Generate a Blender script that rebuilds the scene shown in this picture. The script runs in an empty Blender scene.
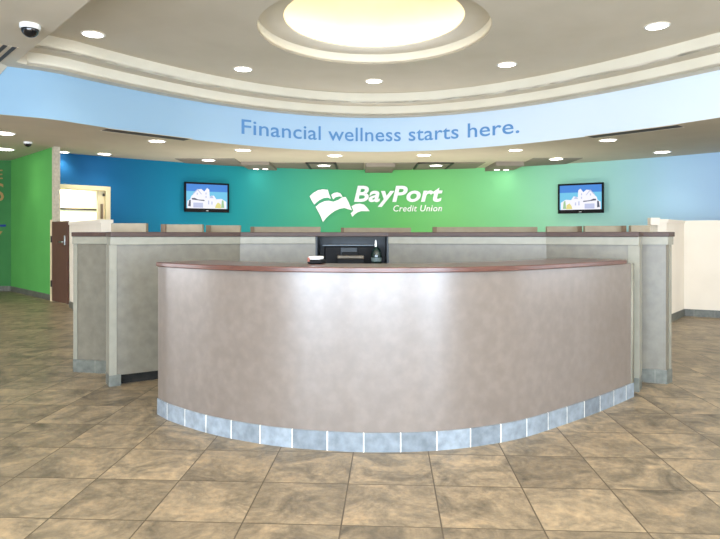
import bpy, bmesh, math
from mathutils import Vector, Matrix

S = bpy.context.scene
COL = S.collection
R = math.radians

# ------------------------------------------------------------ camera, world, light, exposure
EYE = 1.35
cam_d = bpy.data.cameras.new('camera'); cam = bpy.data.objects.new('camera', cam_d); COL.objects.link(cam)
cam.location = (0, 0, EYE); cam.rotation_euler = (R(90), 0, 0)
cam_d.sensor_width = 36; cam_d.lens = 36 * 600 / 720
cam_d.shift_y = -(269.5 - 235) / 720
cam_d.clip_end = 200
S.camera = cam

W = bpy.data.worlds.new('sky'); S.world = W; W.use_nodes = True
bg = W.node_tree.nodes['Background']
bg.inputs[0].default_value = (0.75, 0.86, 1.0, 1); bg.inputs[1].default_value = 1.0

S.view_settings.view_transform = 'Standard'
S.view_settings.look = 'None'
S.view_settings.gamma = 1
S.view_settings.use_curve_mapping = False
S.view_settings.exposure = 0.5
S.cycles.max_bounces = 8
S.cycles.diffuse_bounces = 5
S.cycles.sample_clamp_indirect = 4
S.cycles.use_denoising = True


def area(name, loc, target, sx, sy, power, color):
    d = bpy.data.lights.new(name, 'AREA'); d.shape = 'RECTANGLE'; d.size = sx; d.size_y = sy
    d.energy = power; d.color = color
    o = bpy.data.objects.new(name, d); COL.objects.link(o); o.location = loc
    o.rotation_euler = (Vector(target) - Vector(loc)).to_track_quat('-Z', 'Y').to_euler()
    return o


WIN = [(-7.6, 2.6), (-4.2, 2.6), (-1.15, 1.5), (1.05, 1.5), (4.2, 2.6), (7.0, 1.8)]   # windows of the front wall: centre x, width
DAY = (0.68, 0.82, 1.0)
for cx, w in WIN:
    area('window_and_side_fill', (cx, -3.9, 1.6), (cx, 5, 2.2), w, 2.7, (150 if abs(cx) < 5 else 10) * w, DAY)
# side fill: unseen windows added to brighten the soffit and floor
area('window_and_side_fill', (-12.8, 5.5, 1.7), (-5, 6.5, 2.3), 6.0, 2.4, 280, (0.95, 0.96, 1.0))
area('window_and_side_fill', (9.1, 4.0, 1.7), (4, 5.0, 2.3), 4.0, 2.4, 80, (0.95, 0.96, 1.0))
# broad downward fill added over the entrance, not an actual ceiling lamp
area('lobby_overhead_fill', (-0.2, 1.0, 4.1), (0.0, 1.0, 0), 5.0, 4.0, 65, (1.0, 0.96, 0.9))
# upward fills without fixtures, added to brighten ceiling, soffit and mural
area('lobby_upward_fill', (0.0, -1.6, 1.0), (0, -1.5, 5), 9.0, 2.4, 570, (1.0, 0.96, 0.9))
area('teller_upward_fill', (0.0, 13.5, 0.9), (0, 14.2, 4), 8.8, 1.2, 85, (1.0, 0.95, 0.87))

# ------------------------------------------------------------ helpers


def lin(c):
    def f(v):
        v /= 255.0
        return v / 12.92 if v <= 0.04045 else ((v + 0.055) / 1.055) ** 2.4
    return (f(c[0]), f(c[1]), f(c[2]), 1.0)


def new_mat(name, rough=0.6, spec=0.4, metal=0.0):
    m = bpy.data.materials.new(name); m.use_nodes = True
    b = m.node_tree.nodes['Principled BSDF']
    b.inputs['Roughness'].default_value = rough
    b.inputs['Specular IOR Level'].default_value = spec
    b.inputs['Metallic'].default_value = metal
    return m, m.node_tree, b


def mat(name, c1, c2=None, rough=0.6, spec=0.4, scale=6.0, detail=4.0, bump=0.0, metal=0.0, stretch=(1, 1, 1), c3=None):
    """mottled procedural material between two or three sRGB colours"""
    m, nt, b = new_mat(name, rough, spec, metal)
    if c2 is None:
        c2 = tuple(v * 0.93 for v in c1)
    tc = nt.nodes.new('ShaderNodeTexCoord'); mp = nt.nodes.new('ShaderNodeMapping')
    mp.inputs['Scale'].default_value = stretch
    nz = nt.nodes.new('ShaderNodeTexNoise'); nz.inputs['Scale'].default_value = scale; nz.inputs['Detail'].default_value = detail
    cr = nt.nodes.new('ShaderNodeValToRGB')
    cr.color_ramp.elements[0].position = 0.34; cr.color_ramp.elements[1].position = 0.66
    cr.color_ramp.elements[0].color = lin(c1); cr.color_ramp.elements[1].color = lin(c2)
    if c3:
        e = cr.color_ramp.elements.new(0.5); e.color = lin(c3)
    L = nt.links.new
    L(tc.outputs['Object'], mp.inputs[0]); L(mp.outputs[0], nz.inputs['Vector']); L(nz.outputs['Fac'], cr.inputs[0])
    L(cr.outputs[0], b.inputs['Base Color'])
    if bump:
        bp = nt.nodes.new('ShaderNodeBump'); bp.inputs['Strength'].default_value = bump; bp.inputs['Distance'].default_value = 0.004
        L(nz.outputs['Fac'], bp.inputs['Height']); L(bp.outputs[0], b.inputs['Normal'])
    return m


def glow(name, c, strength):
    m, nt, b = new_mat(name, 0.5)
    b.inputs['Base Color'].default_value = (.01, .01, .01, 1)
    b.inputs['Emission Color'].default_value = lin(c); b.inputs['Emission Strength'].default_value = strength
    return m


def tag(o, label=None, cat=None, group=None, kind=None):
    if label: o['label'] = label
    if cat: o['category'] = cat
    if group: o['group'] = group
    if kind: o['kind'] = kind
    return o


def empty(name, loc=(0, 0, 0), rz=0.0, label=None, cat=None, group=None):
    o = bpy.data.objects.new(name, None); COL.objects.link(o); o.location = loc; o.rotation_euler = (0, 0, rz)
    o.empty_display_size = 0.1
    return tag(o, label, cat, group)


def link(name, bm, mats, parent=None, smooth=False, bevel=0.0, kind=None):
    me = bpy.data.meshes.new(name)
    bmesh.ops.recalc_face_normals(bm, faces=bm.faces[:])
    bm.to_mesh(me); bm.free()
    if not isinstance(mats, (list, tuple)): mats = [mats]
    for m in mats: me.materials.append(m)
    o = bpy.data.objects.new(name, me); COL.objects.link(o)
    if parent: o.parent = parent
    if smooth:
        for p in me.polygons: p.use_smooth = True
        me.set_sharp_from_angle(angle=R(35))
    if bevel:
        md = o.modifiers.new('bevel', 'BEVEL'); md.width = bevel; md.segments = 2; md.limit_method = 'ANGLE'; md.angle_limit = R(40)
    if kind: o['kind'] = kind
    return o


def box(bm, x0, x1, y0, y1, z0, z1, mi=0):
    v = [bm.verts.new(p) for p in ((x0, y0, z0), (x1, y0, z0), (x1, y1, z0), (x0, y1, z0), (x0, y0, z1), (x1, y0, z1), (x1, y1, z1), (x0, y1, z1))]
    fs = []
    for q in ((0, 3, 2, 1), (4, 5, 6, 7), (0, 1, 5, 4), (1, 2, 6, 5), (2, 3, 7, 6), (3, 0, 4, 7)):
        f = bm.faces.new([v[i] for i in q]); f.material_index = mi; fs.append(f)
    return fs


def lathe(bm, prof, cx=0, cy=0, cz=0, n=32, mi=0, cap=True):
    """prof: list of (r, z)"""
    rings = []
    for r, z in prof:
        rings.append([bm.verts.new((cx + r * math.cos(2 * math.pi * k / n), cy + r * math.sin(2 * math.pi * k / n), cz + z)) for k in range(n)])
    for a, b in zip(rings, rings[1:]):
        for k in range(n):
            f = bm.faces.new((a[k], a[(k + 1) % n], b[(k + 1) % n], b[k])); f.material_index = mi; f.smooth = True
    if cap:
        for rg in (rings[0], rings[-1]):
            f = bm.faces.new(rg); f.material_index = mi
    return rings


def prism(bm, pts, z0, z1, mi=0):
    a = [bm.verts.new((x, y, z0)) for x, y in pts]; b = [bm.verts.new((x, y, z1)) for x, y in pts]
    n = len(pts)
    for f in (bm.faces.new(a), bm.faces.new(b)): f.material_index = mi
    for k in range(n):
        f = bm.faces.new((a[k], a[(k + 1) % n], b[(k + 1) % n], b[k])); f.material_index = mi


def catmull(P, n=8):
    P = [Vector(p) for p in P]
    Q = [2 * P[0] - P[1]] + P + [2 * P[-1] - P[-2]]
    out = []
    for i in range(1, len(Q) - 2):
        a, b, c, d = Q[i - 1:i + 3]
        for k in range(n):
            t = k / n
            out.append(0.5 * (2 * b + (c - a) * t + (2 * a - 5 * b + 4 * c - d) * t * t + (3 * b - a - 3 * c + d) * t ** 3))
    out.append(P[-1])
    return out


def offset(path, d):
    """shift a path sideways; positive d goes to the left of travel (away from the viewer for a path running +x)"""
    path = [Vector(p) for p in path]; out = []
    for i, p in enumerate(path):
        a = path[max(i - 1, 0)]; b = path[min(i + 1, len(path) - 1)]
        t0 = (p - a); t1 = (b - p)
        if t0.length < 1e-9: t0 = t1
        if t1.length < 1e-9: t1 = t0
        n0 = Vector((-t0.y, t0.x)).normalized(); n1 = Vector((-t1.y, t1.x)).normalized()
        n = (n0 + n1); n.normalize()
        out.append(p + n * d / max(n.dot(n0), 0.4))
    return out


def ribbon(bm, path, d0, d1, z0, z1, mi=0, uv=True):
    """solid wall between offsets d0 and d1 of a path, with UV u = running length"""
    A = offset(path, d0); B = offset(path, d1)
    L = [0.0]
    for p, q in zip(A, A[1:]): L.append(L[-1] + (q - p).length)
    lay = bm.loops.layers.uv.verify() if uv else None
    va0 = [bm.verts.new((p.x, p.y, z0)) for p in A]; va1 = [bm.verts.new((p.x, p.y, z1)) for p in A]
    vb0 = [bm.verts.new((p.x, p.y, z0)) for p in B]; vb1 = [bm.verts.new((p.x, p.y, z1)) for p in B]

    def face(vs, uvs, sm=False):
        f = bm.faces.new(vs); f.material_index = mi; f.smooth = sm
        if lay:
            for lp, u in zip(f.loops, uvs): lp[lay].uv = u
    n = len(A)
    for i in range(n - 1):
        face((va0[i], va0[i + 1], va1[i + 1], va1[i]), ((L[i], z0), (L[i + 1], z0), (L[i + 1], z1), (L[i], z1)), True)
        face((vb0[i], vb1[i], vb1[i + 1], vb0[i + 1]), ((L[i], z0), (L[i], z1), (L[i + 1], z1), (L[i + 1], z0)), True)
        face((va1[i], va1[i + 1], vb1[i + 1], vb1[i]), ((L[i], z1), (L[i + 1], z1), (L[i + 1], z1 + .1), (L[i], z1 + .1)))
        face((va0[i], vb0[i], vb0[i + 1], va0[i + 1]), ((L[i], z0), (L[i], z0 - .1), (L[i + 1], z0 - .1), (L[i + 1], z0)))
    w = abs(d1 - d0)
    for i in (0, n - 1):
        face((va0[i], vb0[i], vb1[i], va1[i]), ((L[i], z0), (L[i] + w, z0), (L[i] + w, z1), (L[i], z1)))


def rib(name, path, d0, d1, z0, z1, m, parent=None, bevel=0.0, kind=None, smooth=True):
    bm = bmesh.new(); ribbon(bm, path, d0, d1, z0, z1)
    if not smooth:
        for f in bm.faces: f.smooth = False
    return link(name, bm, m, parent, smooth=smooth, bevel=bevel, kind=kind)


def fill_poly(name, outer, holes, z, thick, m, kind='structure'):
    """horizontal slab with holes; underside at z"""
    bm = bmesh.new(); edges = []
    for loop in [outer] + holes:
        vs = [bm.verts.new((p[0], p[1], z)) for p in loop]
        for k in range(len(vs)): edges.append(bm.edges.new((vs[k], vs[(k + 1) % len(vs)])))
    bmesh.ops.triangle_fill(bm, use_beauty=True, use_dissolve=False, edges=edges)
    r = bmesh.ops.extrude_face_region(bm, geom=bm.faces[:])
    for v in r['geom']:
        if isinstance(v, bmesh.types.BMVert): v.co.z += thick
    return link(name, bm, m, kind=kind)


def band_y(x):
    if x < -4.8: return 9.318 + .6 * (x + 4.8)
    return -26.081 + 39.074 * math.sqrt(1 - ((x - 0.322) / 12.093) ** 2)


def mural_y(x): return -20.497 + 37.009 * math.sqrt(max(0, 1 - ((x - 0.595) / 17.034) ** 2))


def curve_x(fy, t):
    y = 12.0
    for _ in range(40): y = fy(t * y)
    return t * y


def mural_x(t):
    """x on the curved back wall along the direction x = t * y from the lobby centre"""
    y = 14.0
    for _ in range(40): y = mural_y(t * y)
    return t * y


# ------------------------------------------------------------ materials
M = {}
M['ceiling'] = mat('ceiling paint', (222, 213, 196), (217, 208, 190), rough=0.9, spec=0.1, scale=1.5)
M['ledge'] = mat('cove paint', (228, 222, 204), (224, 217, 198), rough=0.85, spec=0.1, scale=1.5)
M['soffit'] = mat('soffit paint', (212, 200, 180), (207, 195, 175), rough=0.9, spec=0.1, scale=1.5)
M['soffit_shade'] = mat('shaded taupe soffit', (150, 141, 129), (142, 133, 121), rough=0.9, spec=0.1, scale=2)  # soffit tone darkened to paint in the shade of the ceiling bays
M['dark_trim'] = mat('dark metal trim', (62, 56, 50), (52, 47, 43), rough=0.6, scale=10)
M['white'] = mat('white paint', (228, 219, 204), (222, 213, 198), rough=0.7, spec=0.2, scale=2)
M['cream'] = mat('cream frame paint', (232, 216, 180), (222, 206, 170), rough=0.6, spec=0.25, scale=3)
M['stone'] = mat('pale stone column', (206, 196, 176), (186, 176, 156), rough=0.8, spec=0.2, scale=30, stretch=(1, 1, .6))
M['green'] = mat('green wall paint', (92, 172, 88), (86, 164, 83), rough=0.75, spec=0.2, scale=1.2)
M['green_dark'] = mat('deep green wall paint', (66, 128, 72), (58, 118, 66), rough=0.75, spec=0.2, scale=1.5)
M['laminate'] = mat('taupe laminate', (109, 99, 91), (118, 108, 100), rough=0.29, spec=0.9, scale=14, detail=8, c3=(113, 103, 95))
M['laminate_grey'] = mat('grey-green laminate', (100, 95, 82), (112, 107, 93), rough=0.4, spec=0.6, scale=12, detail=8, c3=(106, 101, 88))
M['laminate_edge'] = mat('pale edge laminate', (134, 131, 117), (128, 125, 111), rough=0.45, spec=0.4, scale=12)
M['laminate_top'] = mat('pale trim laminate', (131, 128, 114), (138, 135, 121), rough=0.4, spec=0.4, scale=12)
M['wood'] = mat('reddish brown wood edge', (96, 62, 52), (80, 50, 42), rough=0.28, spec=0.6, scale=9, detail=6, stretch=(1, 1, 8))
M['wood_dark'] = mat('dark brown wood edge', (74, 56, 49), (62, 46, 40), rough=0.45, spec=0.3, scale=9, detail=6, stretch=(1, 1, 8))
M['partition'] = mat('tan partition laminate', (160, 148, 126), (150, 138, 117), rough=0.6, spec=0.3, scale=8)
M['partition_side'] = mat('brown partition edge', (128, 108, 88), (118, 99, 80), rough=0.6, spec=0.3, scale=8)
M['door_wood'] = mat('dark brown door veneer', (100, 70, 58), (84, 58, 48), rough=0.5, spec=0.3, scale=6, detail=6, stretch=(8, 8, .6))
M['vent'] = mat('grey brown slot grille', (88, 79, 68), (80, 71, 61), rough=0.7, scale=20)
M['steel'] = mat('brushed steel', (190, 190, 188), (170, 170, 168), rough=0.3, metal=1.0, scale=30)
M['black'] = mat('black plastic', (16, 16, 18), (12, 12, 14), rough=0.5, spec=0.15, scale=20)
M['black_glass'] = mat('smoked dome glass', (26, 26, 28), (20, 20, 22), rough=0.1, spec=0.7, scale=5)
M['niche'] = mat('dark slate blue laminate', (46, 54, 60), (38, 45, 51), rough=0.45, spec=0.4, scale=12)
M['toe'] = mat('black toe kick', (24, 24, 22), (40, 38, 34), rough=0.7, spec=0.2, scale=10)
M['sign_white'] = mat('white sign acrylic', (250, 250, 248), (246, 246, 244), rough=0.4, spec=0.4, scale=4)
M['sign_blue'] = mat('mid blue vinyl lettering', (98, 148, 202), (94, 144, 198), rough=0.6, spec=0.2, scale=4)
M['sign_orange'] = mat('faded orange lettering', (176, 142, 92), (166, 132, 84), rough=0.7, spec=0.2, scale=4)
M['sign_navy'] = mat('navy stripe', (30, 60, 140), (26, 54, 130), rough=0.6, spec=0.2, scale=4)
M['lamp'] = glow('downlight lens', (255, 248, 236), 9.0)
M['lamp_warm'] = glow('cove lamp tube', (255, 232, 195), 5.0)
M['dome'] = mat('dome plaster', (250, 240, 218), (246, 236, 212), rough=0.9, spec=0.1, scale=2)

# --- floor tiles
TILE = 0.465; YAW = 0.0496; OX, OY = -0.0645, 3.2532
m, nt, b = new_mat('slate-look floor tile', 0.42, 0.4); M['floor'] = m
N = nt.nodes.new; L = nt.links.new
tc = N('ShaderNodeTexCoord'); mp = N('ShaderNodeMapping'); mp.vector_type = 'POINT'
# tile space: rotate by +YAW about z after shifting the origin
mp0 = N('ShaderNodeMapping'); mp0.inputs['Location'].default_value = (-OX, -OY, 0)
mp.inputs['Rotation'].default_value = (0, 0, YAW); mp.inputs['Scale'].default_value = (1, 1, 1)
L(tc.outputs['Object'], mp0.inputs[0]); L(mp0.outputs[0], mp.inputs[0])
br = N('ShaderNodeTexBrick'); br.offset = 0.0; br.squash = 1.0
br.inputs['Scale'].default_value = 1.0; br.inputs['Brick Width'].default_value = TILE; br.inputs['Row Height'].default_value = TILE
br.inputs['Mortar Size'].default_value = 0.0042; br.inputs['Mortar Smooth'].default_value = 0.3; br.inputs['Bias'].default_value = 0.0
br.inputs['Color1'].default_value = (0, 0, 0, 1); br.inputs['Color2'].default_value = (1, 1, 1, 1); br.inputs['Mortar'].default_value = (0.5, 0.5, 0.5, 1)
L(mp.outputs[0], br.inputs['Vector'])
# per tile random offset for the clouds
sn = N('ShaderNodeVectorMath'); sn.operation = 'SCALE'; sn.inputs['Scale'].default_value = 1 / TILE
fl = N('ShaderNodeVectorMath'); fl.operation = 'FLOOR'
L(mp.outputs[0], sn.inputs[0]); L(sn.outputs[0], fl.inputs[0])
wn = N('ShaderNodeTexWhiteNoise'); wn.noise_dimensions = '2D'; L(fl.outputs[0], wn.inputs['Vector'])
off = N('ShaderNodeVectorMath'); off.operation = 'MULTIPLY_ADD'; off.inputs[1].default_value = (9, 9, 9)
L(wn.outputs['Color'], off.inputs[0]); L(mp.outputs[0], off.inputs[2])
n1 = N('ShaderNodeTexNoise'); n1.inputs['Scale'].default_value = 3.4; n1.inputs['Detail'].default_value = 9; n1.inputs['Roughness'].default_value = 0.68; n1.inputs['Distortion'].default_value = 0.9
n2 = N('ShaderNodeTexNoise'); n2.inputs['Scale'].default_value = 22; n2.inputs['Detail'].default_value = 6; n2.inputs['Roughness'].default_value = 0.65
L(off.outputs[0], n1.inputs['Vector']); L(off.outputs[0], n2.inputs['Vector'])
cr = N('ShaderNodeValToRGB'); E = cr.color_ramp.elements
E[0].position = 0.30; E[0].color = lin((92, 83, 68)); E[1].position = 0.72; E[1].color = lin((180, 155, 120))
e = E.new(0.44); e.color = lin((127, 114, 93)); e = E.new(0.56); e.color = lin((153, 136, 110))
L(n1.outputs['Fac'], cr.inputs[0])
cr2 = N('ShaderNodeValToRGB'); cr2.color_ramp.elements[0].position = 0.25; cr2.color_ramp.elements[0].color = (0.5, 0.5, 0.52, 1)
cr2.color_ramp.elements[1].position = 0.7; cr2.color_ramp.elements[1].color = (1.12, 1.12, 1.12, 1)
L(n2.outputs['Fac'], cr2.inputs[0])
mx = N('ShaderNodeMix'); mx.data_type = 'RGBA'; mx.blend_type = 'MULTIPLY'; mx.inputs[0].default_value = 0.8
L(cr.outputs[0], mx.inputs[6]); L(cr2.outputs[0], mx.inputs[7])
# per tile tone
tn = N('ShaderNodeMapRange'); tn.inputs['To Min'].default_value = 0.82; tn.inputs['To Max'].default_value = 1.14
L(wn.outputs['Value'], tn.inputs['Value'])
mt = N('ShaderNodeMix'); mt.data_type = 'RGBA'; mt.blend_type = 'MULTIPLY'; mt.inputs[0].default_value = 1.0
L(mx.outputs[2], mt.inputs[6]); L(tn.outputs[0], mt.inputs[7])
mg = N('ShaderNodeMix'); mg.data_type = 'RGBA'; mg.inputs[7].default_value = lin((84, 72, 56))
L(br.outputs['Fac'], mg.inputs[0]); L(mt.outputs[2], mg.inputs[6]); L(mg.outputs[2], b.inputs['Base Color'])
rr = N('ShaderNodeMapRange'); rr.inputs['To Min'].default_value = 0.30; rr.inputs['To Max'].default_value = 0.52
L(n2.outputs['Fac'], rr.inputs['Value']); L(rr.outputs[0], b.inputs['Roughness'])
hs = N('ShaderNodeMath'); hs.operation = 'SUBTRACT'; L(n2.outputs['Fac'], hs.inputs[0]); L(br.outputs['Fac'], hs.inputs[1])
bp = N('ShaderNodeBump'); bp.inputs['Strength'].default_value = 0.25; bp.inputs['Distance'].default_value = 0.006
L(hs.outputs[0], bp.inputs['Height']); L(bp.outputs[0], b.inputs['Normal'])


# --- base tiles (UV brick)
def base_mat(name, ca, cb, width, mort):
    m, nt, b = new_mat(name, 0.4, 0.4)
    N = nt.nodes.new; L = nt.links.new
    uv = N('ShaderNodeUVMap'); br = N('ShaderNodeTexBrick'); br.offset = 0
    br.inputs['Scale'].default_value = 1; br.inputs['Brick Width'].default_value = width; br.inputs['Row Height'].default_value = 0.5
    br.inputs['Mortar Size'].default_value = 0.0035; br.inputs['Mortar Smooth'].default_value = 0.1
    br.inputs['Color1'].default_value = lin(ca); br.inputs['Color2'].default_value = lin(cb); br.inputs['Mortar'].default_value = lin(mort)
    mp = N('ShaderNodeMapping'); mp.inputs['Location'].default_value = (0.05, 0.1, 0)
    L(uv.outputs[0], mp.inputs[0]); L(mp.outputs[0], br.inputs['Vector'])
    tc = N('ShaderNodeTexCoord'); nz = N('ShaderNodeTexNoise'); nz.inputs['Scale'].default_value = 16; nz.inputs['Detail'].default_value = 6
    L(tc.outputs['Object'], nz.inputs['Vector'])
    r = N('ShaderNodeMapRange'); r.inputs['From Min'].default_value = .3; r.inputs['From Max'].default_value = .7
    r.inputs['To Min'].default_value = 0.72; r.inputs['To Max'].default_value = 1.15
    L(nz.outputs['Fac'], r.inputs['Value'])
    mx = N('ShaderNodeMix'); mx.data_type = 'RGBA'; mx.blend_type = 'MULTIPLY'; mx.inputs[0].default_value = 1
    L(br.outputs['Color'], mx.inputs[6]); L(r.outputs[0], mx.inputs[7]); L(mx.outputs[2], b.inputs['Base Color'])
    return m


M['base_blue'] = base_mat('blue-grey base tile', (136, 146, 154), (104, 112, 118), 0.23, (226, 224, 214))
M['base_grey'] = base_mat('grey-green base tile', (104, 106, 98), (90, 92, 86), 0.3, (120, 120, 110))


def ramp_mat(name, stops, x0, x1, rough=0.7):
    """printed colour blend running along world x"""
    m, nt, b = new_mat(name, rough, 0.2)
    N = nt.nodes.new; L = nt.links.new
    tc = N('ShaderNodeTexCoord'); sx = N('ShaderNodeSeparateXYZ'); mr = N('ShaderNodeMapRange')
    mr.inputs['From Min'].default_value = x0; mr.inputs['From Max'].default_value = x1
    cr = N('ShaderNodeValToRGB'); E = cr.color_ramp.elements
    for i, (x, c) in enumerate(stops):
        p = (x - x0) / (x1 - x0)
        if i == 0: e = E[0]; e.position = p
        elif i == len(stops) - 1: e = E[-1]; e.position = p
        else: e = E.new(p)
        e.color = lin(c)
    L(tc.outputs['Object'], sx.inputs[0]); L(sx.outputs[0], mr.inputs['Value']); L(mr.outputs[0], cr.inputs[0]); L(cr.outputs[0], b.inputs['Base Color'])
    return m


mural_stops = [(-7.4, (22, 74, 128)), (-5.9, (20, 92, 142)), (-4.6, (14, 120, 152)), (-3.2, (30, 144, 150)), (-1.9, (66, 164, 138)),
               (-0.3, (88, 178, 118)), (1.2, (110, 192, 108)), (2.6, (122, 198, 122)), (3.9, (134, 210, 150)), (5.2, (156, 214, 188)),
               (6.1, (166, 214, 208)), (7.1, (176, 212, 236)), (8.6, (182, 210, 246))]
M['mural'] = ramp_mat('printed colour blend mural', mural_stops, -8.0, 9.0)
M['band'] = ramp_mat('printed blue blend band', [(-5.6, (146, 182, 208)), (-3.5, (158, 190, 214)), (-1.6, (178, 208, 234)), (0.4, (188, 214, 236)),
                                                 (2.2, (204, 222, 238)), (4.0, (216, 230, 240)), (6.0, (224, 236, 246))], -6.0, 7.0)

# ------------------------------------------------------------ room shell
SOF = 3.15; BTOP = 3.88; LED1 = 4.09; MAIN = 4.30
bm = bmesh.new(); box(bm, -13, 10, -4.2, 19, -0.1, 0); link('floor', bm, M['floor'], kind='structure')

BX0, BX1 = -5.7, 6.1
band = [Vector((BX0 - 0.5, -4.0)), Vector((BX0 - .15, 4.0))] + [Vector((BX0 + (BX1 - BX0) * k / 60, band_y(BX0 + (BX1 - BX0) * k / 60))) for k in range(61)] + [Vector((BX1 + .15, 4.0)), Vector((BX1 + 0.5, -4.0))]
# path runs left side -> back -> right side; positive offset is outward (away from the lobby)
rib('wall_band', band, -0.012, 0.10, SOF + .003, BTOP + 0.02, M['band'], kind='structure')
led1 = offset(band, -0.22); led2 = offset(band, -0.50)
rib('trim_1', band, -0.22, 0.10, BTOP, BTOP + 0.05, M['ceiling'], kind='structure')
rib('trim_2', led1, 0.0, 0.06, BTOP + .001, LED1 + 0.02, M['ledge'], kind='structure')
rib('trim_3', led1, -0.28, 0.05, LED1, LED1 + 0.04, M['ceiling'], kind='structure')
rib('trim_4', led2, 0.0, 0.06, LED1 + .001, MAIN + 0.03, M['ledge'], kind='structure')

DC = (0.2, 8.70)
circ = lambda r, n=72: [(DC[0] + r * math.cos(2 * math.pi * k / n), DC[1] + r * math.sin(2 * math.pi * k / n)) for k in range(n)]
fill_poly('ceiling', [tuple(p) for p in offset(led2, 0.05)], [circ(1.67)], MAIN, 0.04, M['ceiling'])
# soffit between the blue band and the outer walls
outer = [(p.x, p.y) for p in offset(band, -0.002)] + [(10, -4.0), (10, 19), (-13, 19), (-13, -4.0)]
fill_poly('ceiling', outer, [], SOF, 0.10, M['soffit'])

# tiered round recess
bm = bmesh.new()
lathe(bm, [(1.67, 0), (1.67, .19)], DC[0], DC[1], MAIN, 72, cap=False); link('trim_5', bm, M['ledge'], kind='structure')
bm = bmesh.new()
lathe(bm, [(1.72, .17), (1.30, .17), (1.30, .20), (1.72, .20)], DC[0], DC[1], MAIN, 72, cap=False); link('trim_6', bm, M['ceiling'], kind='structure')
bm = bmesh.new()
prof = [(1.42, .19), (1.42, .36)] + [(1.42 * math.cos(R(a)), .36 + .38 * math.sin(R(a))) for a in range(10, 90, 10)] + [(0.02, .74)]
lathe(bm, prof, DC[0], DC[1], MAIN, 72, cap=False); link('ceiling_dome', bm, M['dome'], kind='structure')
# light inside the recess: a lamp tube lying behind the lip
t = bmesh.new()
nt_, ns_ = 72, 8
rings = [[t.verts.new(((1.365 + .022 * math.cos(2 * math.pi * j / ns_)) * math.cos(2 * math.pi * k / nt_), (1.365 + .022 * math.cos(2 * math.pi * j / ns_)) * math.sin(2 * math.pi * k / nt_), .022 * math.sin(2 * math.pi * j / ns_))) for j in range(ns_)] for k in range(nt_)]
for k in range(nt_):
    for j in range(ns_):
        t.faces.new((rings[k][j], rings[(k + 1) % nt_][j], rings[(k + 1) % nt_][(j + 1) % ns_], rings[k][(j + 1) % ns_])).smooth = True
ringlamp = link('cove_lamp', t, M['lamp_warm'], smooth=True)
ringlamp.location = (DC[0], DC[1], MAIN + .2231)
tag(ringlamp, 'round warm lamp tube behind the lip of the domed ceiling recess', 'lamp')
pl = bpy.data.lights.new('dome_light', 'POINT'); pl.energy = 16; pl.color = (1, .90, .70); pl.shadow_soft_size = 0.25
po = bpy.data.objects.new('dome_light', pl); COL.objects.link(po); po.location = (DC[0], DC[1], MAIN + .36)

# low wedge of ceiling at the near left that cuts the tiers off
wedge = [(-5.02, 8.76), (-4.95, 8.92), (-5.3, 9.0), (-6.0, 8.7), (-6.3, 4.0), (-6.5, 1.0), (-1.2, 1.0), (-1.2, 4.62), (-2.9, 6.46)]
bm = bmesh.new(); prism(bm, wedge, BTOP - .001, MAIN - .002); link('ceiling_wedge', bm, M['ceiling'], kind='structure')
bm = bmesh.new()
a = [bm.verts.new(p) for p in ((-5.28, 8.99, BTOP), (-5.52, 8.84, 3.48), (-5.75, 8.6, 3.15), (-6.2, 8.0, 3.15), (-5.4, 8.0, BTOP), (-5.9, 8.6, BTOP))]
for q in ((0, 1, 4), (1, 2, 4), (2, 3, 4), (0, 5, 1), (1, 5, 2), (2, 5, 3), (3, 5, 4), (4, 5, 0)): bm.faces.new([a[i] for i in q])
link('trim_7', bm, M['ceiling'], kind='structure')

# curved mural wall with a doorway at its left
DX0, DX1, DTOP = -6.70, -5.78, 2.41
xs = sorted(set([-6.80 + 15.98 * k / 90 for k in range(91)] + [DX0, DX1]))
mur = [Vector((x, mural_y(x))) for x in xs]
bm = bmesh.new()
ribbon(bm, [p for p in mur if p.x <= DX0 + 1e-4], 0, 0.15, 0, SOF + .05)
ribbon(bm, [p for p in mur if DX0 - 1e-4 <= p.x <= DX1 + 1e-4], 0, 0.15, DTOP, SOF + .05)
ribbon(bm, [p for p in mur if p.x >= DX1 - 1e-4], 0, 0.15, 0, SOF + .05)
link('wall_back', bm, M['mural'], smooth=True, kind='structure')
yl, yr = mural_y(DX0), mural_y(DX1); ang = math.atan2(yr - yl, DX1 - DX0)
LOC = Matrix.Translation((DX0, yl, 0)) @ Matrix.Rotation(ang, 4, 'Z')


def local(bm):
    bmesh.ops.transform(bm, matrix=LOC, verts=bm.verts[:]); return bm


# lit corridor behind the doorway, in the doorway's own axes
bm = bmesh.new()
box(bm, .0, 1.6, .9, 1.0, 0, 2.9); box(bm, 1.6, 1.7, .16, 1.0, 0, 2.9); box(bm, .0, 1.7, .16, 1.0, 2.9, 3.0)
link('wall_corridor', local(bm), M['cream'], kind='structure')
p_ = LOC @ Vector((.6, .55, 2.7))
area('corridor_light', p_, p_ + Vector((.02, .03, -1)), .35, .25, 45, (1, .95, .84))
bm = bmesh.new(); box(bm, .0, 1.5, .85, .9, 1.94, 1.98)
link('trim_8', local(bm), M['dark_trim'], kind='structure')
bm = bmesh.new(); box(bm, .0, 1.5, .87, .9, .2, 1.94)
link('trim_9', local(bm), M['sign_white'], kind='structure')
fr = empty('door_1', (DX0, yl, 0), ang); fr['kind'] = 'structure'
wd = math.hypot(DX1 - DX0, yr - yl)
bm = bmesh.new()
box(bm, -.02, .07, -.04, .2, 0, DTOP + .02); box(bm, wd - .09, wd + .02, -.04, .2, 0, DTOP + .02); box(bm, -.02, wd + .02, -.045, .205, DTOP - .05, DTOP + .05)
link('door_frame', bm, M['cream'], fr, bevel=.006)
bm = bmesh.new(); box(bm, wd - .26, wd - .10, .02, .06, .02, DTOP - .06); lf = link('door_leaf', bm, M['cream'], fr, bevel=.004)
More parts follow.
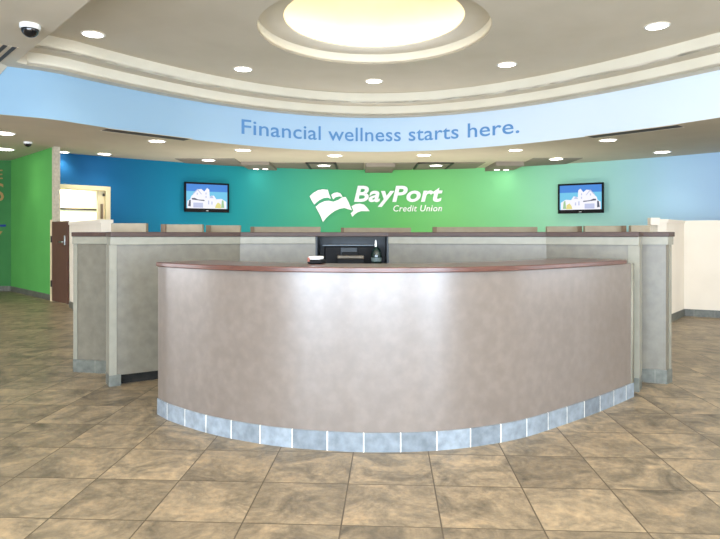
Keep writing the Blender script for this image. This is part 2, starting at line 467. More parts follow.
bm = bmesh.new(); box(bm, wd - .19, wd - .14, -.012, .018, 1.72, 2.06); link('handle', bm, M['partition_side'], lf, bevel=.006)
bm = bmesh.new(); box(bm, wd - .14, wd - .10, -.02, .018, 2.24, 2.30); link('hinge', bm, M['dark_trim'], lf)

# green walls at the far left
GA, GB = Vector((-8.41, 14.46)), Vector((-6.30, 12.30))
rib('wall_left', [GA, GB], 0, .12, 0, SOF + .04, M['green'], kind='structure', smooth=False)
rib('wall_far', [Vector((-12.9, 14.46)), GA], 0, .12, 0, SOF + .04, M['green_dark'], kind='structure', smooth=False)
rib('baseboard_left', [GA, GB], -.012, 0, 0, .12, M['base_grey'], kind='structure', smooth=False)
rib('baseboard_far', [Vector((-12.9, 14.46)), GA], -.012, 0, 0, .12, M['base_grey'], kind='structure', smooth=False)
SIDE = [('wall_side_left', -13.1, -13.0, 2.5, 8.5, 14.5), ('wall_side_right', 9.3, 9.4, 2.0, 6.0, 13.0)]
for nm, x0, x1, ya, yb, yend in SIDE:
    bm = bmesh.new()
    box(bm, x0, x1, -4, ya, 0, SOF + .04); box(bm, x0, x1, yb, yend, 0, SOF + .04); box(bm, x0, x1, ya, yb, 0, .4); box(bm, x0, x1, ya, yb, 3.0, SOF + .04)
    link(nm, bm, M['white'], kind='structure')
# stone column, brown half door, in the plane of the green wall
gd = (GB - GA).normalized()


def gp(s, n=0.0):
    """point s metres past the end of the green wall, n metres out of its face"""
    return GB + gd * s + Vector((-gd.y, gd.x)) * -n


rib('wall_column', [gp(0.02), gp(.14)], -.02, .10, 0, SOF + .02, M['stone'], kind='structure', smooth=False)
rib('wall_column_lower', [gp(.0), gp(.05)], -.05, .1, 0, 1.66, M['cream'], kind='structure', smooth=False)

dr = empty('half_door', (gp(.13, .055).x, gp(.13, .055).y, 0), math.atan2(gd.y, gd.x),
           'dark brown wooden door with steel lever between the green wall and the white low wall', 'door')
bm = bmesh.new(); box(bm, 0, .88, 0, .045, .02, 1.62); lf = link('door_leaf', bm, M['door_wood'], dr, bevel=.004)
bm = bmesh.new()
box(bm, .72, .78, -.012, 0, 1.15, 1.34); box(bm, .58, .77, -.06, -.034, 1.20, 1.23); box(bm, .74, .77, -.05, 0, 1.20, 1.23)
link('door_handle', bm, M['steel'], lf, bevel=.004)
for z in (.30, 1.20):
    bm = bmesh.new(); box(bm, -.03, .012, -.02, .02, z, z + .13); link('hinge', bm, M['dark_trim'], dr)


def low_wall(name, base, path, h=1.59, d=.16):
    rib(name, path, 0, d, 0, h - .05, M['white'], kind='structure', smooth=False)
    rib(name + '_cap', path, -.02, d + .02, h - .05, h, M['white'], kind='structure', smooth=False)
    rib(base, path, -.012, 0, 0, .12, M['base_grey'], kind='structure', smooth=False)


low_wall('wall_low_left', 'baseboard_low_left', [Vector((-5.42, 11.2)), Vector((-4.0, 9.27))])
low_wall('wall_low_right', 'baseboard_low_right', [Vector((4.50, 9.07)), Vector((4.66, 9.12)), Vector((5.40, 10.0)), Vector((9.2, 8.0))])
bm = bmesh.new(); box(bm, 4.36, 4.50, 9.0, 9.10, 1.50, 1.61); link('trim_10', bm, M['white'], kind='structure')

# front wall with its windows, behind the viewer
bm = bmesh.new()
edges = sorted([(c - w / 2, c + w / 2) for c, w in WIN])
x = -13.0
for a_, b_ in edges:
    box(bm, x, a_, -4.2, -4.0, 0, SOF + .1); x = b_
box(bm, x, 10, -4.2, -4.0, 0, SOF + .1)
for a_, b_ in edges:
    box(bm, a_, b_, -4.2, -4.0, 0, .15); box(bm, a_, b_, -4.2, -4.0, 3.0, SOF + .1)
box(bm, BX0 - .6, BX1 + .6, -4.2, -4.0, SOF + .1, MAIN + .1)
link('wall_front', bm, M['white'], kind='structure')
gm, nt, b = new_mat('window glass', 0.05); b.inputs['Transmission Weight'].default_value = 1.0; b.inputs['Base Color'].default_value = (.95, .98, 1, 1)
M['glass'] = gm
for i, (a_, b_) in enumerate(edges):
    wr = empty('window_%d' % (i + 1), ((a_ + b_) / 2, -4.1, .15)); wr['kind'] = 'structure'
    w = (b_ - a_) / 2
    bm = bmesh.new()
    for q in ((-w, -w + .05, 0, 2.85), (w - .05, w, 0, 2.85), (-w, w, 0, .05), (-w, w, 2.8, 2.85), (-.025, .025, 0, 2.85)):
        box(bm, q[0], q[1], -.03, .03, q[2], q[3])
    link('window_frame', bm, M['dark_trim'], wr)
    bm = bmesh.new(); box(bm, -w, w, -.004, .004, 0, 2.85); link('pane', bm, M['glass'], wr)

for i, (nm, x0, x1, ya, yb, yend) in enumerate(SIDE):  # side windows added as an excuse for the side fill lights
    wr = empty('window_%d' % (i + 7), ((x0 + x1) / 2, (ya + yb) / 2, .4)); wr['kind'] = 'structure'
    w = (yb - ya) / 2
    bm = bmesh.new()
    for q in ((-w, -w + .05, 0, 2.6), (w - .05, w, 0, 2.6), (-w, w, 0, .05), (-w, w, 2.55, 2.6), (-.6, -.55, 0, 2.6), (.6, .65, 0, 2.6)):
        box(bm, -.03, .03, q[0], q[1], q[2], q[3])
    link('window_frame', bm, M['dark_trim'], wr)
    bm = bmesh.new(); box(bm, -.004, .004, -w, w, 0, 2.6); link('pane', bm, M['glass'], wr)

# dropped blocks and flat panels over the teller line, bay shade painted darker
def strip(name, x0, x1, ya, z0, z1, m):
    pts = [(x0, ya)] + [(x1, ya)] + [(x1, mural_y(x1) + .02), ((x0 + x1) / 2, mural_y((x0 + x1) / 2) + .02), (x0, mural_y(x0) + .02)]
    bm = bmesh.new(); prism(bm, pts, z0, z1); return link(name, bm, m, kind='structure')


for x0, x1, ya in ((-4.35, -2.95, 14.1), (-2.2, -1.35, 14.9), (-1.32, -.62, 14.9), (-.60, .1, 14.9), (.82, 1.42, 14.9), (1.46, 2.3, 14.9), (2.34, 3.1, 14.8), (4.05, 5.2, 14.0)):
    strip('ceiling_shade_panel', x0, x1, ya, SOF - .012, SOF + .01, M['soffit_shade'])
for x0, x1 in ((-1.32, -.62), (1.46, 2.3)):
    bm = bmesh.new()
    box(bm, x0 - .02, x1 + .02, 14.84, 14.94, SOF - .03, SOF); box(bm, x0 - .03, x0 + .02, 14.84, 16.2, SOF - .03, SOF); box(bm, x1 - .02, x1 + .03, 14.84, 16.2, SOF - .03, SOF)
    link('trim_panel', bm, M['dark_trim'], kind='structure')
for x0, x1, ya, z in ((-2.92, -2.22, 14.7, 3.07), (.14, .88, 15.0, 3.06), (3.34, 4.02, 14.7, 3.05)):
    strip('ceiling_block', x0, x1, ya, z, SOF + .01, M['soffit_shade'])


# ------------------------------------------------------------ front reception counter
FC = [(-1.523, 4.525), (-1.349, 4.339), (-0.981, 4.06), (-0.545, 3.848), (-0.125, 3.752), (0.156, 3.733), (0.471, 3.762), (0.77, 3.848),
      (1.08, 4.0), (1.417, 4.252), (1.841, 4.602), (2.279, 5.009)]
fc = catmull(FC, 6)
rc = empty('reception_counter', (0.3, 4.2, 0), 0, 'curved taupe front counter with dark wood top and blue-grey tile base, nearest the viewer', 'counter')


def under(o, root):
    o.parent = root; o.matrix_parent_inverse = Matrix.Translation(-root.location) if root.rotation_euler.z == 0 else root.matrix_world.inverted()
    return o


under(rib('panel', fc, 0.0, .10, .12, 1.116, M['laminate']), rc)
under(rib('tile_base', fc, -.008, .09, 0, .12, M['base_blue']), rc)
top_path = fc[1:-2]
tp = under(rib('countertop', top_path, -.035, .47, 1.116, 1.150, M['wood'], bevel=.006), rc)
e1 = fc[-1]
bm = bmesh.new(); ribbon(bm, [fc[-1] + Vector((-.03, -.028)), fc[-1] + Vector((.002, .0))], -.006, .11, .12, 1.114)
tag(under(link('edge_trim', bm, M['laminate_edge']), rc), 'pale edge strip at the right end')

# ------------------------------------------------------------ rear teller counter
ZC0, ZC1, ZT = 1.262, 1.335, 1.378
tcn = empty('teller_counter', (0.2, 5.9, 0), 0, 'taller grey-green rear counter with brown top and two angled wings behind the curved counter', 'counter')
LW = [Vector((-2.226, 5.343)), Vector((-1.196, 5.98))]
MD = [Vector((-1.196, 5.98)), Vector((-.45, 6.05)), Vector((.29, 6.03)), Vector((1.73, 5.57))]
RW = [Vector((1.73, 5.57)), Vector((2.40, 5.155))]
TH = .16
full = [LW[0]] + MD + [RW[1]]


def sub(path, s0, s1):
    d = (path[1] - path[0]).normalized(); return [path[0] + d * s0, path[0] + d * s1]


under(rib('wing_panel', LW, 0, TH, .094, ZC0, M['laminate_grey'], smooth=False), tcn)
under(rib('toe_kick', sub(LW, .10, 1.21), .06, TH - .01, 0, .094, M['toe'], smooth=False), tcn)
under(rib('tile_base', sub(LW, -.01, .09), -.012, TH + .01, 0, .10, M['base_grey'], smooth=False), tcn)
under(rib('wing_panel', RW, 0, TH, .12, ZC0, M['laminate_grey'], smooth=False), tcn)
under(rib('tile_base', RW, -.012, TH + .01, 0, .12, M['base_grey'], smooth=False), tcn)
# middle front: left of the niche, right of it, and below it
under(rib('front_panel', [MD[0], MD[1]], 0, TH, 0, ZC0, M['laminate_grey'], smooth=False), tcn)
under(rib('front_panel', [MD[2], MD[3]], 0, TH, 0, ZC0, M['laminate_grey'], smooth=False), tcn)
under(rib('front_panel', [MD[1], MD[2]], 0, .45, 0, 1.05, M['niche'], smooth=False), tcn)
under(rib('niche_back', [MD[1], MD[2]], .42, .45, 1.051, ZC1, M['niche'], smooth=False), tcn)
for k_, pt in enumerate((MD[1], MD[2])):
    bm = bmesh.new(); sx = pt.x + (0 if k_ == 0 else -.02); box(bm, sx, sx + .02, pt.y + .002, pt.y + .42, 1.05, ZC1)
    under(link('niche_side', bm, M['niche']), tcn)
# trim band and top
for pth in ([full[0], full[1], full[2]], [full[3], full[4], full[5]]):
    under(rib('trim_band', pth, -.022, TH + .01, ZC0, ZC1, M['laminate_top'], smooth=False, bevel=.003), tcn)
under(rib('countertop', full, -.045, .24, ZC1, ZT, M['wood_dark'], smooth=False, bevel=.005), tcn)
# pale vertical edge posts at the ends of the wings
under(rib('edge_post', sub(LW, -.008, .055), -.010, TH + .004, .10, ZC0, M['laminate_edge'], smooth=False), tcn)
under(rib('edge_post', sub(RW, .70, .79), -.010, TH + .004, .12, ZC0, M['laminate_edge'], smooth=False), tcn)


def end_wall(pts, label, edge_first):
    """short wall panel standing outside a counter wing"""
    r = empty('counter_end_panel', ((pts[0].x + pts[-1].x) / 2, (pts[0].y + pts[-1].y) / 2, 0), 0, label, 'partition', 'end panels beside the teller counter')
    under(rib('panel', pts, 0, TH, .124, ZC0, M['laminate_grey'], smooth=False), r)
    under(rib('tile_base', pts, -.012, TH + .01, 0, .124, M['base_grey'], smooth=False), r)
    under(rib('trim_band', pts, -.022, TH + .01, ZC0, ZC1, M['laminate_top'], smooth=False, bevel=.003), r)
    under(rib('top_cap', pts, -.035, TH + .06, ZC1, ZT, M['wood_dark'], smooth=False, bevel=.005), r)
    q = [pts[0], pts[0] + (pts[1] - pts[0]).normalized() * .045] if edge_first else [pts[-1] - (pts[-1] - pts[-2]).normalized() * .045, pts[-1]]
    under(rib('edge_post', q, -.006, TH + .003, .124, ZC0, M['laminate_edge'], smooth=False), r)
    return r


end_wall([Vector((-2.83, 5.93)), Vector((-2.44, 5.84))], 'grey end panel with brown cap, left of the counter wing by the white low wall', True)
end_wall([Vector((2.47, 5.59)), Vector((2.772, 5.436)), Vector((2.86, 5.52))], 'grey end panel with brown cap, right of the curved counter', False)

# ------------------------------------------------------------ equipment
def cut(px, y):
    return px / 600.0 * y


t = empty('card_terminal', (-.205, 4.17, 1.1505), R(-15), 'small white and black card terminal on the wood countertop left of the dark opening', 'terminal')
t.location = (-.304, 4.17, 1.1505)
bm = bmesh.new(); prism(bm, [(-.05, -.05), (.05, -.05), (.05, .06), (-.05, .06)], 0, .03); link('base', bm, M['black'], t, bevel=.008)
bm = bmesh.new(); box(bm, -.043, .04, -.045, .05, .03, .052); link('housing', bm, M['sign_white'], t, bevel=.008)
bm = bmesh.new(); box(bm, -.046, -.03, -.052, -.045, .016, .045); link('badge', bm, mat('orange red plastic', (140, 74, 54), rough=.4), t)

y = 6.22
t = empty('document_printer', (-.10, y, 1.05), 0, 'wide black printer with a glossy top edge inside the dark counter opening', 'printer')
bm = bmesh.new(); box(bm, -.27, .27, 0, .2, 0, .185); link('housing', bm, M['black'], t, bevel=.012)
bm = bmesh.new(); box(bm, -.29, .28, -.012, .2, .185, .20); lid = link('lid', bm, mat('slate grey plastic', (92, 104, 112), rough=.25), t, bevel=.004)
bm = bmesh.new(); box(bm, -.10, .07, -.01, 0, .02, .17); link('paper_slot', bm, M['niche'], t, bevel=.004)
t = empty('receipt_printer', (-.095, 6.06, 1.05), 0, 'low grey-brown receipt printer in front of the wide black printer', 'printer')
bm = bmesh.new(); box(bm, -.14, .14, 0, .13, 0, .06); link('base', bm, M['black'], t, bevel=.008)
bm = bmesh.new(); box(bm, -.135, .135, -.004, .125, .06, .092); link('cover', bm, mat('grey brown plastic', (112, 104, 92), rough=.4), t, bevel=.01)
bm = bmesh.new(); box(bm, -.09, .08, .04, .12, .092, .125); link('paper_tray', bm, M['black'], t, bevel=.006)
t = empty('spray_bottle', (.165, 6.06, 1.05), 0, 'dark green bottle with pale neck at the right of the dark counter opening', 'bottle')
bm = bmesh.new(); lathe(bm, [(.046, 0), (.052, .01), (.052, .12), (.04, .15), (.016, .175), (.014, .18)], n=24)
link('body', bm, mat('dark green glass', (20, 42, 38), (16, 34, 32), rough=.12, spec=.7), t, smooth=True)
bm = bmesh.new(); lathe(bm, [(.011, .18), (.012, .20), (.008, .235), (.004, .25)], cx=-.006, n=16); link('neck', bm, M['sign_white'], t, smooth=True)
bm = bmesh.new(); lathe(bm, [(.0525, .035), (.0528, .038), (.0528, .07), (.0525, .073)], n=24, cap=False); link('paper_label', bm, mat('grey green paper label', (96, 112, 112), rough=.5), t, smooth=True)

# ------------------------------------------------------------ station partitions behind the teller line
ST = [(111.5, 145.5, 6.4, 1.475, 0, 'tan station partition by the doorway end, leftmost of the row'),
      (162, 202, 6.85, 1.471, -1, 'tan station partition just below and left of the left television'),
      (206.7, 240, 7.5, 1.470, -1, 'tan station partition directly below the right half of the left television'),
      (251, 320.5, 8.8, 1.470, -1, 'wide tan station partition left of the sail emblem'),
      (341, 411, 9.8, 1.468, -1, 'wide tan station partition under the white sign, above the dark opening'),
      (433.5, 536.5, 9.0, 1.470, -1, 'widest tan station partition, right of the white sign'),
      (547.4, 581, 8.3, 1.470, 1, 'small tan station partition under the left half of the right television'),
      (585.7, 624.7, 7.9, 1.471, 1, 'tan station partition under and right of the right television'),
      (631.4, 649.5, 7.5, 1.471, 0, 'narrow brownish station partition beside the right white low wall')]
for p0, p1, yy, zt, side, lb in ST:
    x0, x1 = (p0 - 360) / 600 * yy, (p1 - 360) / 600 * yy
    cx = (x0 + x1) / 2; rz = math.atan2(-cx, 12.0) * .5
    r = empty('station_partition', (cx, yy, 0), rz, lb, 'partition', 'station partitions behind the teller counter')
    w = (x1 - x0) / 2
    bm = bmesh.new(); box(bm, -w, w, 0, .1, .1, zt); link('panel', bm, M['partition'], r, bevel=.004)
    bm = bmesh.new(); box(bm, -w + .01, w - .01, .008, .09, 0, .1); link('plinth', bm, M['toe'], r)
    if side:
        sx = -w if side < 0 else w - .05
        bm = bmesh.new(); box(bm, sx - .002, sx + .052, -.03, .26, .1, zt + .002); link('side_fin', bm, M['partition_side'], r, bevel=.004)

# ------------------------------------------------------------ televisions
scr_mats = [glow('screen sky top', (58, 132, 216), .72), glow('screen sky low', (110, 196, 232), .72), glow('screen white house', (240, 240, 250), .74),
            glow('screen grey roof', (90, 98, 124), .5), glow('screen yellow shrub', (226, 216, 130), .72), glow('screen lilac shade', (190, 198, 230), .7),
            glow('screen green shrub', (160, 200, 150), .7)]


def television(px0, px1, zc, hh, label, flip):
    xc = mural_x(((px0 + px1) / 2 - 360) / 600); yc = mural_y(xc)
    slope = (mural_y(xc + .1) - mural_y(xc - .1)) / .2; rz = math.atan(slope)
    yy = yc - .16
    w = (px1 - px0) / 600 * yy / math.cos(rz) / (1 + abs(slope * xc / yy) * (1 if slope * xc < 0 else -1)) / 2
    xx = (((px0 + px1) / 2) - 360) / 600 * yy
    r = empty('television', (xx, yy, zc), rz, label, 'television', 'wall televisions')
    bm = bmesh.new(); box(bm, -w, w, 0, .05, -hh, hh); link('housing', bm, M['black'], r, bevel=.008)
    bm = bmesh.new()
    for a_, b_, c_, d_ in ((-w, w, hh - .045, hh), (-w, w, -hh, -hh + .09), (-w, -w + .045, -hh, hh), (w - .045, w, -hh, hh)): box(bm, a_, b_, -.012, .0, c_, d_)
    link('bezel', bm, M['black'], r)
    bm = bmesh.new(); box(bm, -.2, .2, .05, .15, -.15, .15); link('wall_mount', bm, M['dark_trim'], r)
    sw, z0, z1 = w - .04, -hh + .085, hh - .04
    bm = bmesh.new()
    s = -1 if flip else 1

    def poly(pts, mi, k):
        vs = [bm.verts.new((s * (u * 2 - 1) * sw, -.0015 - k * .0004, z0 + v * (z1 - z0))) for u, v in pts]
        bm.faces.new(vs).material_index = mi
    poly([(0, .7), (1, .7), (1, 1), (0, 1)], 0, 1); poly([(0, 0), (1, 0), (1, .72), (0, .72)], 1, 0)
    poly([(.03, .0), (.97, .0), (.97, .3), (.85, .42), (.72, .40), (.66, .55), (.56, .50), (.55, .78), (.50, .85), (.43, .7), (.36, .8), (.28, .78), (.2, .62), (.12, .5), (.10, .38), (.03, .3)], 2, 2)
    poly([(.13, .42), (.14, .36), (.44, .31), (.43, .36), (.28, .37), (.2, .43)], 3, 3)
    poly([(.05, .1), (.11, .08), (.11, .35), (.07, .33)], 3, 3)
    poly([(.16, .60), (.27, .80), (.29, .78), (.17, .57)], 5, 3); poly([(.27, .80), (.37, .60), (.36, .57), (.26, .77)], 5, 3)
    for u, v in ((.25, .56), (.46, .58), (.46, .44)): poly([(u, v), (u + .025, v), (u + .025, v + .08), (u, v + .08)], 5, 4)
    poly([(.17, .04), (.40, .04), (.40, .24), (.17, .24)], 5, 3); poly([(.55, .44), (.66, .44), (.61, .56)], 5, 3)
    poly([(.52, .18), (.55, .18), (.55, .34), (.52, .34)], 5, 3); poly([(.60, .18), (.63, .18), (.63, .30), (.60, .30)], 5, 3)
    poly([(.69, .04), (.84, .03), (.83, .2), (.76, .27), (.71, .16)], 4, 4); poly([(.84, .05), (.92, .05), (.9, .34), (.86, .38)], 6, 3)
    me = link('screen', bm, scr_mats, r)
    bm = bmesh.new(); box(bm, -.03, .03, -.0135, -.012, -hh + .025, -hh + .042); link('maker_badge', bm, M['steel'], r)
    return r


television(184.8, 229.5, 1.35 + 37.2 * 15.2 / 600, .37, 'wall television on the teal left part of the mural', False)
television(557.5, 603.3, 1.35 + 36.0 * 15.1 / 600, .37, 'wall television on the pale green right part of the mural', True)


# ------------------------------------------------------------ lettering
def text_mesh(s, size=1.0, shear=0.0, bold=0.0, extr=0.0, spacing=1.0):
    cu = bpy.data.curves.new('lettering', 'FONT'); cu.body = s; cu.size = size; cu.shear = shear; cu.offset = bold; cu.extrude = extr
    cu.space_character = spacing; cu.resolution_u = 4
    o = bpy.data.objects.new('lettering_source', cu); COL.objects.link(o)
    bpy.context.view_layer.update()
    me = bpy.data.meshes.new_from_object(o.evaluated_get(bpy.context.evaluated_depsgraph_get()))
    COL.objects.unlink(o); bpy.data.objects.remove(o); bpy.data.curves.remove(cu)
    return me


def bounds(me):
    X = [v.co.x for v in me.vertices]; Y = [v.co.y for v in me.vertices]
    return min(X), max(X), min(Y), max(Y)


def cap_height(size, shear=0, bold=0):
    me = text_mesh('F', size, shear, bold); b_ = bounds(me); bpy.data.meshes.remove(me); return b_[3] - b_[2]


def wrap(me, fy, x_a, x_b, z_base, cap_from, cap_to, stand, name, m, parent=None, keep=False):
    """lay flat text on a curved wall y = fy(x) between x_a and x_b, baseline z_base"""
    b_ = bounds(me); k = cap_to / cap_from; src = [v.co.x for v in me.vertices]
    for v in me.vertices:
        u = (v.co.x - b_[0]) / (b_[1] - b_[0]); x = x_a + (x_b - x_a) * u
        z = z_base + v.co.y * k
        v.co = Vector((x, fy(x) - stand - v.co.z, z))
    me.materials.clear(); me.materials.append(m)
    o = bpy.data.objects.new(name, me); COL.objects.link(o); o.parent = parent
    return (o, src) if keep else o


def words(me, fy, x_a, x_b, z_base, c0, c1, stand, name, m, root):
    """like wrap, but one mesh per word"""
    iv = sorted((min(me.vertices[i].co.x for i in p.vertices), max(me.vertices[i].co.x for i in p.vertices)) for p in me.polygons)
    cuts = []; hi = iv[0][1]
    for a_, b_ in iv:
        if a_ - hi > .17: cuts.append((a_ + hi) / 2)
        hi = max(hi, b_)
    o = wrap(me, fy, x_a, x_b, z_base, c0, c1, stand, name, m, root, keep=True)
    src = o[1]; o = o[0]
    lims = [-1e9] + cuts + [1e9]
    for k in range(len(lims) - 1):
        bm = bmesh.new(); bm.from_mesh(o.data); bm.verts.ensure_lookup_table()
        bad = [v for v in bm.verts if not (lims[k] <= src[v.index] < lims[k + 1])]
        bmesh.ops.delete(bm, geom=bad, context='VERTS')
        w_ = link(name, bm, m); w_.parent = root; w_.matrix_parent_inverse = Matrix.Translation(-root.location)
    d_ = o.data; bpy.data.objects.remove(o); bpy.data.meshes.remove(d_)


me = text_mesh('Financial wellness starts here.', 1.0, 0, 0.006, .004, 1.02)
ch = cap_height(1.0, 0, 0.006)
xA = curve_x(band_y, (241.8 - 360) / 600); xB = curve_x(band_y, (519.0 - 360) / 600)


slog = empty('slogan_lettering', (0, band_y(0), 3.4), 0, 'blue slogan lettering running along the pale blue curved ceiling band', 'lettering')
words(me, band_y, xA, xB, 3.378, ch, .292, .020, 'word', M['sign_blue'], slog)

yc = mural_y(.2)
sg = empty('wall_sign', (0, 0, 0), 0, 'white sail emblem and raised white letters on the green middle of the mural', 'sign')
sh = 0.20
me = text_mesh('BayPort', 1.0, sh, .026, .02, 1.03); ch = cap_height(1.0, sh, .026)
zb = 1.35 + (235 - 201.2) * 16.4 / 600
l1 = wrap(me, mural_y, (354 - 360) / 600 * 16.4, (442 - 360) / 600 * 16.4, zb, ch, .44, .05, 'large_lettering', M['sign_white'], sg)
me = text_mesh('Credit Union', 1.0, sh, .008, .02, 1.08); ch = cap_height(1.0, sh, .008)
zb = 1.35 + (235 - 211.3) * 16.4 / 600
words(me, mural_y, (393.5 - 360) / 600 * 16.4, (441.5 - 360) / 600 * 16.4, zb, ch, .17, .04, 'small_lettering', M['sign_white'], sg)


def sail(name, pts):
    """pts in photo-like units on the wall (x right, y down), traced outline -> raised plate"""
    D = 16.4
    P = [((x - 360) / 600 * D, 1.35 + (235 - y) / 600 * D) for x, y in pts]
    bm = bmesh.new()
    f = [bm.verts.new((x, mural_y(x) - .07, z)) for x, z in P]; g = [bm.verts.new((x, mural_y(x) - .02, z)) for x, z in P]
    bm.faces.new(f); bm.faces.new(g)
    for k in range(len(P)): bm.faces.new((f[k], f[(k + 1) % len(P)], g[(k + 1) % len(P)], g[k]))
    return link(name, bm, M['sign_white'], sg)


# scale of the study: x = 300 + u/4.5, y = 160 + v/4.5
q = lambda L_: [(300 + u / 4.5, 160 + v / 4.5) for u, v in L_]
sail('sail_top', q([(46, 165), (62, 150), (82, 138), (104, 133), (126, 135), (130, 150), (140, 176), (126, 170), (108, 172), (88, 182), (72, 196), (66, 202), (56, 186)]))
sail('sail_small', q([(141, 158), (152, 149), (168, 146), (182, 150), (192, 166), (176, 164), (160, 168), (150, 178), (145, 168)]))
sail('sail_main', q([(72, 212), (90, 196), (112, 186), (130, 184), (150, 188), (172, 180), (190, 168), (206, 166), (218, 188), (234, 226), (218, 222), (200, 216), (178, 220), (156, 230), (134, 246), (118, 262), (104, 280), (96, 258), (84, 234)]))
sail('sail_tail', q([(232, 208), (248, 199), (268, 196), (288, 200), (300, 212), (314, 230), (296, 230), (276, 230), (258, 236), (244, 246), (236, 256), (228, 240), (240, 228)]))

# lettering on the far-left green wall
for body, x_, z_, h_, lb in (('E', -8.76, 2.70, .22, 'faded orange letter near the top of the far deep green wall'),
                             ('S', -8.84, 2.17, .42, 'faded orange curved letter in the middle of the far deep green wall')):
    me = text_mesh(body, 1.0, 0, .0, .004); c = cap_height(1.0); b_ = bounds(me)
    for v in me.vertices: v.co = Vector((x_ + v.co.x * h_ / c, 14.45 - v.co.z, z_ + v.co.y * h_ / c))
    me.materials.clear(); me.materials.append(M['sign_orange'])
    o = bpy.data.objects.new('wall_letter', me); COL.objects.link(o); tag(o, lb, 'lettering')
me = text_mesh('Y', 1.0, 0, .0, .004); c = cap_height(1.0)
for v in me.vertices: v.co = Vector((-8.98 + v.co.x * .42 / c, 14.45 - v.co.z, 1.02 + v.co.y * .42 / c))
me.materials.clear(); me.materials.append(M['sign_orange'])
o = bpy.data.objects.new('wall_letter', me); COL.objects.link(o); tag(o, 'slanting faded orange letter low on the far deep green wall, under the navy stripe', 'lettering')
bm = bmesh.new(); box(bm, -9.6, -8.53, 14.44, 14.455, 1.55, 1.60)
tag(link('wall_stripe', bm, M['sign_navy']), 'thin navy stripe across the far deep green wall', 'stripe')


# ------------------------------------------------------------ ceiling fittings
def downlight(x, y, z, r, label, power, group):
    root = empty('downlight', (x, y, z), 0, label, 'ceiling light', group)
    bm = bmesh.new(); lathe(bm, [(r * 1.22, -.002), (r * 1.2, -.010), (r * 1.02, -.012), (r, -.004)], n=28, cap=False); link('trim_ring', bm, M['sign_white'], root)
    bm = bmesh.new(); lathe(bm, [(r * 1.01, -.003), (r * 1.01, -.008)], n=28); link('lens', bm, M['lamp'], root)
    d = bpy.data.lights.new('downlight_beam', 'SPOT'); d.energy = power; d.color = (1, .93, .80); d.spot_size = R(120); d.spot_blend = .8; d.shadow_soft_size = r * .8
    o = bpy.data.objects.new('downlight_beam', d); COL.objects.link(o); o.parent = root; o.location = (0, 0, -.03)
    return root


ML = [(-3.919, 8.806, 'far left high ceiling downlight near the black dome camera'), (-2.079, 10.663, 'high ceiling downlight left of the round recess'),
      (0.268, 11.494, 'high ceiling downlight straight behind the round recess'), (2.543, 10.381, 'high ceiling downlight right of the round recess'),
      (4.192, 8.469, 'largest high ceiling downlight at the far right')]
for x, y, lb in ML: downlight(x, y, MAIN, .14, lb, 45, 'downlights in the high ceiling')
SL = [(-6.3, 10.588, .17, 'downlight at the left picture edge, nearer of the two by the green wall'), (-7.47, 12.558, .19, 'downlight at the left picture edge, farther of the two by the green wall'),
      (-3.887, 11.489, .14, 'soffit downlight beside the left ceiling slot'), (-5.668, 13.3, .13, 'soffit downlight above the navy end of the mural'),
      (-6.42, 13.0, .10, 'soffit downlight beside the stone column top'), (-3.612, 14.305, .14, 'soffit downlight above the left television'),
      (-2.478, 12.706, .15, 'soffit downlight under the first slogan letter'), (-0.566, 13.585, .15, 'soffit downlight under the slogan, left of middle'),
      (-0.926, 15.429, .15, 'soffit downlight in the dark framed panel left of the middle block'), (1.44, 13.5, .14, 'soffit downlight under the slogan, right of middle'),
      (1.954, 15.429, .15, 'soffit downlight in the dark framed panel right of the middle block'), (3.293, 12.706, .13, 'soffit downlight under the last slogan word'),
      (4.607, 14.1, .14, 'soffit downlight above the right television'), (4.699, 11.368, .14, 'soffit downlight beside the right ceiling slot'),
      (6.549, 13.0, .15, 'soffit downlight above the pale blue right end of the mural')]
for x, y, r_, lb in SL: downlight(x, y, SOF if not (abs(y - 15.429) < .01 or abs(y - 14.305) < .01 or abs(y - 14.1) < .01) else SOF - .012, r_, lb, 30, 'downlights in the low soffit')
for x, y, lb in ((6.3, 8.4, 'added fill downlight over the right white low wall'), (7.5, 7.6, 'added fill downlight beyond the right end of the low wall'),
                 (-6.75, 8.7, 'added fill downlight on the left near the band corner'), (-7.6, 10.2, 'added fill downlight far left before the green wall')):  # out-of-view downlights added to brighten the low walls
    downlight(x, y, SOF, .15, lb, 34, 'downlights in the low soffit')
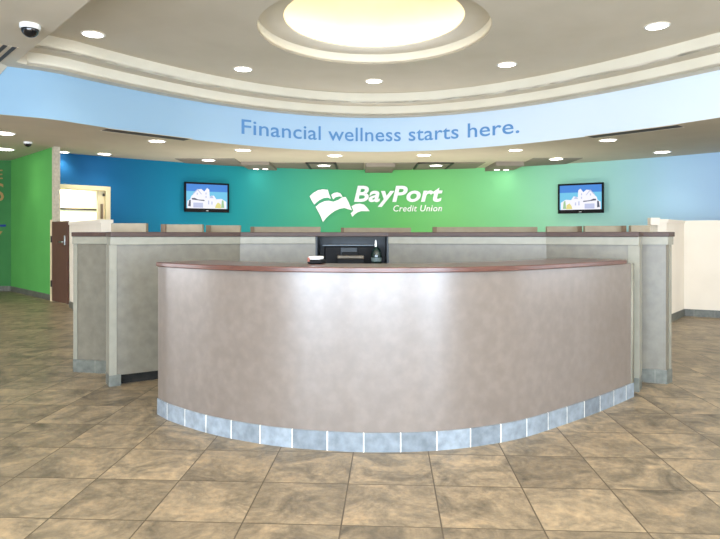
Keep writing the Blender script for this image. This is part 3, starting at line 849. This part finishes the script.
for x, zz, lb in ((-2.70, 3.07, 'tiny light, left one of the pair under the left ceiling block'), (-2.46, 3.07, 'tiny light, right one of the pair under the left ceiling block'),
                  (3.56, 3.05, 'tiny light, left one of the pair under the right ceiling block'), (3.80, 3.05, 'tiny light, right one of the pair under the right ceiling block')):
    downlight(x, 15.6, zz, .07, lb, 1, 'small lights under the ceiling blocks')


def slot_vent(x0, y0, x1, y1, z, w, label, name='slot_vent', group='linear ceiling slots'):
    L_ = math.hypot(x1 - x0, y1 - y0); r = empty(name, (x0, y0, z), math.atan2(y1 - y0, x1 - x0), label, 'air vent', group)
    bm = bmesh.new(); box(bm, 0, L_, -w / 2, w / 2, -.006, -.001); link('slot', bm, M['dark_trim'] if w < .2 else M['vent'], r)
    bm = bmesh.new()
    box(bm, -.02, L_ + .02, -w / 2 - .015, -w / 2, -.010, -.001); box(bm, -.02, L_ + .02, w / 2, w / 2 + .015, -.010, -.001)
    link('frame', bm, M['soffit'], r)


slot_vent(-4.34, 10.22, -3.25, 11.30, SOF, .30, 'long dark linear air slot in the soffit at the left under the blue band')
slot_vent(4.22, 11.0, 5.26, 9.88, SOF, .30, 'long dark linear air slot in the soffit at the right under the blue band')
for k, (dx, lb) in enumerate(((0, 'dark diagonal air slot nearest the dome camera, first of three'), (-.28, 'middle one of three dark diagonal air slots at the top left'), (-.54, 'outermost of three dark diagonal air slots at the top left'))):
    slot_vent(-5.53 - .08 * k, 9.01 - .075 * k, -4.65 - .08 * k, 8.07 - .075 * k, BTOP, .06, lb, 'ceiling_slot', 'three dark slots by the dome camera')


def dome_camera(x, y, z, r, label):
    root = empty('dome_camera', (x, y, z), 0, label, 'security camera')
    bm = bmesh.new(); lathe(bm, [(r, -.001), (r * 1.02, -r * .35), (r * .92, -r * .5)], n=28); link('base', bm, M['sign_white'], root, smooth=True)
    bm = bmesh.new(); lathe(bm, [(r * .86 * math.cos(R(a)), -r * .5 - r * .82 * math.sin(R(a))) for a in range(0, 90, 12)] + [(.004, -r * 1.32)], n=28)
    link('dome', bm, M['black_glass'], root, smooth=True)


dome_camera(-3.97, 7.22, BTOP, .115, 'white based black dome camera at the top left of the high ceiling')
dome_camera(-6.42, 11.6, SOF, .075, 'small black dome camera on the soffit before the green wall')
